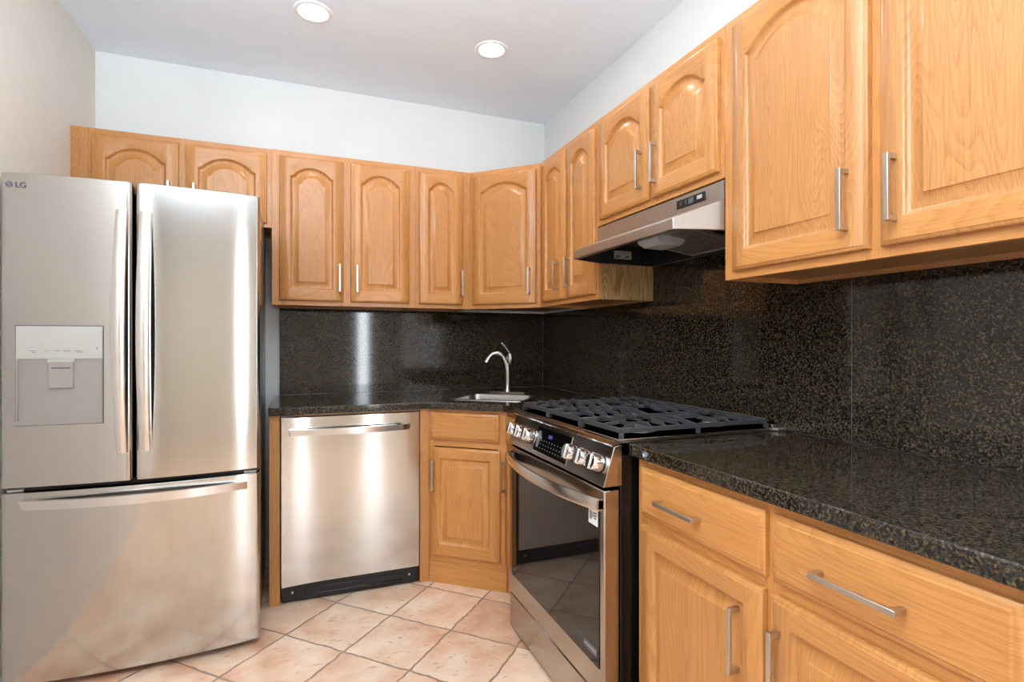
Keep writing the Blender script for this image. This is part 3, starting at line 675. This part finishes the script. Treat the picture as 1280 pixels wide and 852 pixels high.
# rolled lower edge returning inwards and the inner cavity
def pl(i, z): return [(tp+i*.6, fx+i, z), (WH-tp-i*.6, fx+i, z), (WH-i, -.004, z), (WH-i, D-i, z), (i, D-i, z), (i, -.004, z)]
b.loft([[(tp, fx, lipb), (WH-tp, fx, lipb), (WH, -.004, 0), (WH, D, 0), (0, D, 0), (0, -.004, 0)], pl(.012, .001)], HM, cap=False)
hs = b.build('shell', hd, smooth=25)
bv = hs.modifiers.new('bevel', 'BEVEL'); bv.width = .003; bv.segments = 2; bv.limit_method = 'ANGLE'; bv.angle_limit = R(18)
pt_ = [(tp+.02, -.04, .062), (WH-tp-.02, -.04, .062), (WH-.016, .01, .085), (WH-.016, D-.016, .085), (.016, D-.016, .085), (.016, .01, .085)]
b = MB(); b.loft([pl(.013, .0015), pt_], M['hoodin'], cap=False); b.face(pt_, M['hoodin']); b.build('inner_cavity', hd)
b = MB(); lc = [(.365, -.050), (.485, -.050), (.485, .075), (.365, .075)]
lo = [(.376, -.028), (.474, -.028), (.480, .060), (.370, .060)]
b.loft([[(p[0], p[1], .060) for p in lc], [(p[0], p[1], .022) for p in lc], [(p[0], p[1], .003) for p in lo]], M['lens']); b.build('light_lens', hd, bevel=.004)
def filt(x0, x1):
    b = MB(); za, zb_ = .035, -.002; ya, yb_ = -.02, .240
    def q(xx0, xx1, u0, u1, t0, t1, m):
        f_ = lambda u: (lerp(ya, yb_, u), lerp(za, zb_, u))
        (a0, a1), (c0, c1) = f_(u0), f_(u1)
        b.loft([[(xx0, a0, a1+t0), (xx0, c0, c1+t0), (xx0, c0, c1+t1), (xx0, a0, a1+t1)], [(xx1, a0, a1+t0), (xx1, c0, c1+t0), (xx1, c0, c1+t1), (xx1, a0, a1+t1)]], m)
    q(x0+.01, x1-.01, .04, .96, .003, .007, M['filter'])
    q(x0, x0+.012, 0, 1, 0, .010, M['grey2']); q(x1-.012, x1, 0, 1, 0, .010, M['grey2']); q(x0+.012, x1-.012, 0, .045, 0, .010, M['grey2']); q(x0+.012, x1-.012, .955, 1, 0, .010, M['grey2'])
    b.build('grease_filter', hd)
filt(.325, .610)
b = MB(); b.box(.0165, .0175, .07, .160, .024, .060, M['grey']); lbp = b.build('rating_label', hd)
b = MB(); b.box(.0175, .0180, .078, .100, .030, .040, M['dgrey']).box(.0175, .0180, .126, .146, .030, .038, M['dgrey']).box(.0175, .0180, .085, .150, .050, .052, M['dgrey']); b.build('label_print', hd)
b = MB(); yd_ = -.0045; X0, X1 = 2.0585-1.522, 2.0585-1.382
b.box(X0, X1, -.0065, yd_, .114, .143, M['black']); dpn = b.build('switch_panel', hd, bevel=.0008)
b = MB()
for x in (X0+.020, X0+.045): b.box(x, x+.006, -.0072, -.0065, .124, .136, M['dgrey'])
b.box(X0+.062, X0+.086, -.0072, -.0065, .120, .138, M['dgrey']); b.box(X0+.073, X0+.076, -.0076, -.0072, .127, .131, M['blue'])
b.box(X0+.104, X0+.128, -.0080, -.0065, .124, .136, M['grey']); b.build('switch', hd)

# ------------------------------------------------------------------ sink and faucet
c2 = Vector((0, 0)); angs = math.atan2(d1.y, d1.x)
sk = thing('sink', 'small stainless steel sink set diagonally into the corner of the granite counter', 'sink', (SCN.x, SCN.y, CT-.17), angs)
ex, ey = Vector((1, 0)), Vector((0, 1))
def rr3(hw, hd_, r, z): return [(p[0], p[1], z+.17) for p in rrect(Vector((0, 0)), hw, hd_, r, 6, ex, ey)]
b = MB(); b.loft([rr3(.210, .170, .05, .0006), rr3(.209, .169, .05, .003), rr3(.190, .150, .04, .0045), rr3(.184, .144, .04, .001), rr3(.180, .140, .045, -.03), rr3(.172, .132, .05, -.150), rr3(.145, .105, .05, -.165), rr3(.03, .03, .028, -.168)], M['sinkm'], cap=False)
b.face(rr3(.03, .03, .028, -.168), M['sinkm'])
b.build('basin', sk, smooth=50)
MB().lathe([(.0, .0), (.038, .0), (.042, .003), (.030, .0035), (.024, .001), (.0, .001)], (0, 0, .0025), M['chrome'], n=24).build('drain', sk)
fc = thing('faucet', 'brushed nickel single-lever faucet with a curved spout behind the corner sink', 'faucet', (1.122, 2.925, CT), angs)
# local x along the sink, local -y towards the room
b = MB(); pts = rrect(Vector((0, 0)), .122, .028, .027, 8, ex, ey)
b.loft([[(x, y, .0005) for x, y in pts], [(x, y, .005) for x, y in pts], [(x*.97, y*.9, .008) for x, y in pts]], M['fnickel']); b.build('deck_plate', fc, smooth=40)
b = MB(); b.lathe([(.027, .008), (.026, .014), (.021, .022), (.0195, .060), (.019, .15), (.0205, .165), (.0205, .172), (.0, .172)], (0, .006, 0), M['fnickel'], n=28); b.build('body', fc, smooth=40)
# spout swings towards the camera and left
sd = Vector((-.086, -.02)).normalized(); pth = [(0, .006, .10)]
def sp(u, z): return (sd.x*u, .006+sd.y*u, z)
sdw = Vector((-.92, -.40)).normalized()
def sp(u, z): return (sdw.x*u, .006+sdw.y*u, z)
pth = [sp(0, .060), sp(.000, .12), sp(.006, .165), sp(.022, .205), sp(.046, .228), sp(.072, .231), sp(.098, .217), sp(.116, .194), sp(.124, .178)]
# smooth the path
def cr_(P, k=5):
    P = [Vector(p) for p in P]; out = []
    for i in range(len(P)-1):
        p0, p1, p2, p3 = P[max(i-1, 0)], P[i], P[i+1], P[min(i+2, len(P)-1)]
        for j in range(k):
            t_ = j/k; out.append(.5*((2*p1)+(p2-p0)*t_+(2*p0-5*p1+4*p2-p3)*t_*t_+(3*p1-p0-3*p2+p3)*t_**3))
    return out+[P[-1]]
pp = cr_(pth); rad = [lerp(.0225, .0155, min(1, k/len(pp)*1.3)) if k < len(pp)*.75 else lerp(.0155, .0195, (k-len(pp)*.75)/(len(pp)*.25)) for k in range(len(pp))]
MB().tube(pp, rad, M['fnickel'], n=20).build('spout', fc, smooth=50)
b = MB(); b.lathe([(.019, .0), (.023, .02), (.0225, .045), (.018, .062), (.009, .069), (.0, .070)], (.014, .014, .168), M['fnickel'], n=24)
b.build('handle_dome', fc, smooth=50)
q = cr_([(.012, .012, .228), (-.002, .004, .256), (-.022, -.002, .280), (-.034, -.004, .292)]); MB().tube(q, [.006]*6+[.005]*6+[.0075]*(len(q)-12), M['fnickel'], n=12).build('lever', fc, smooth=50)
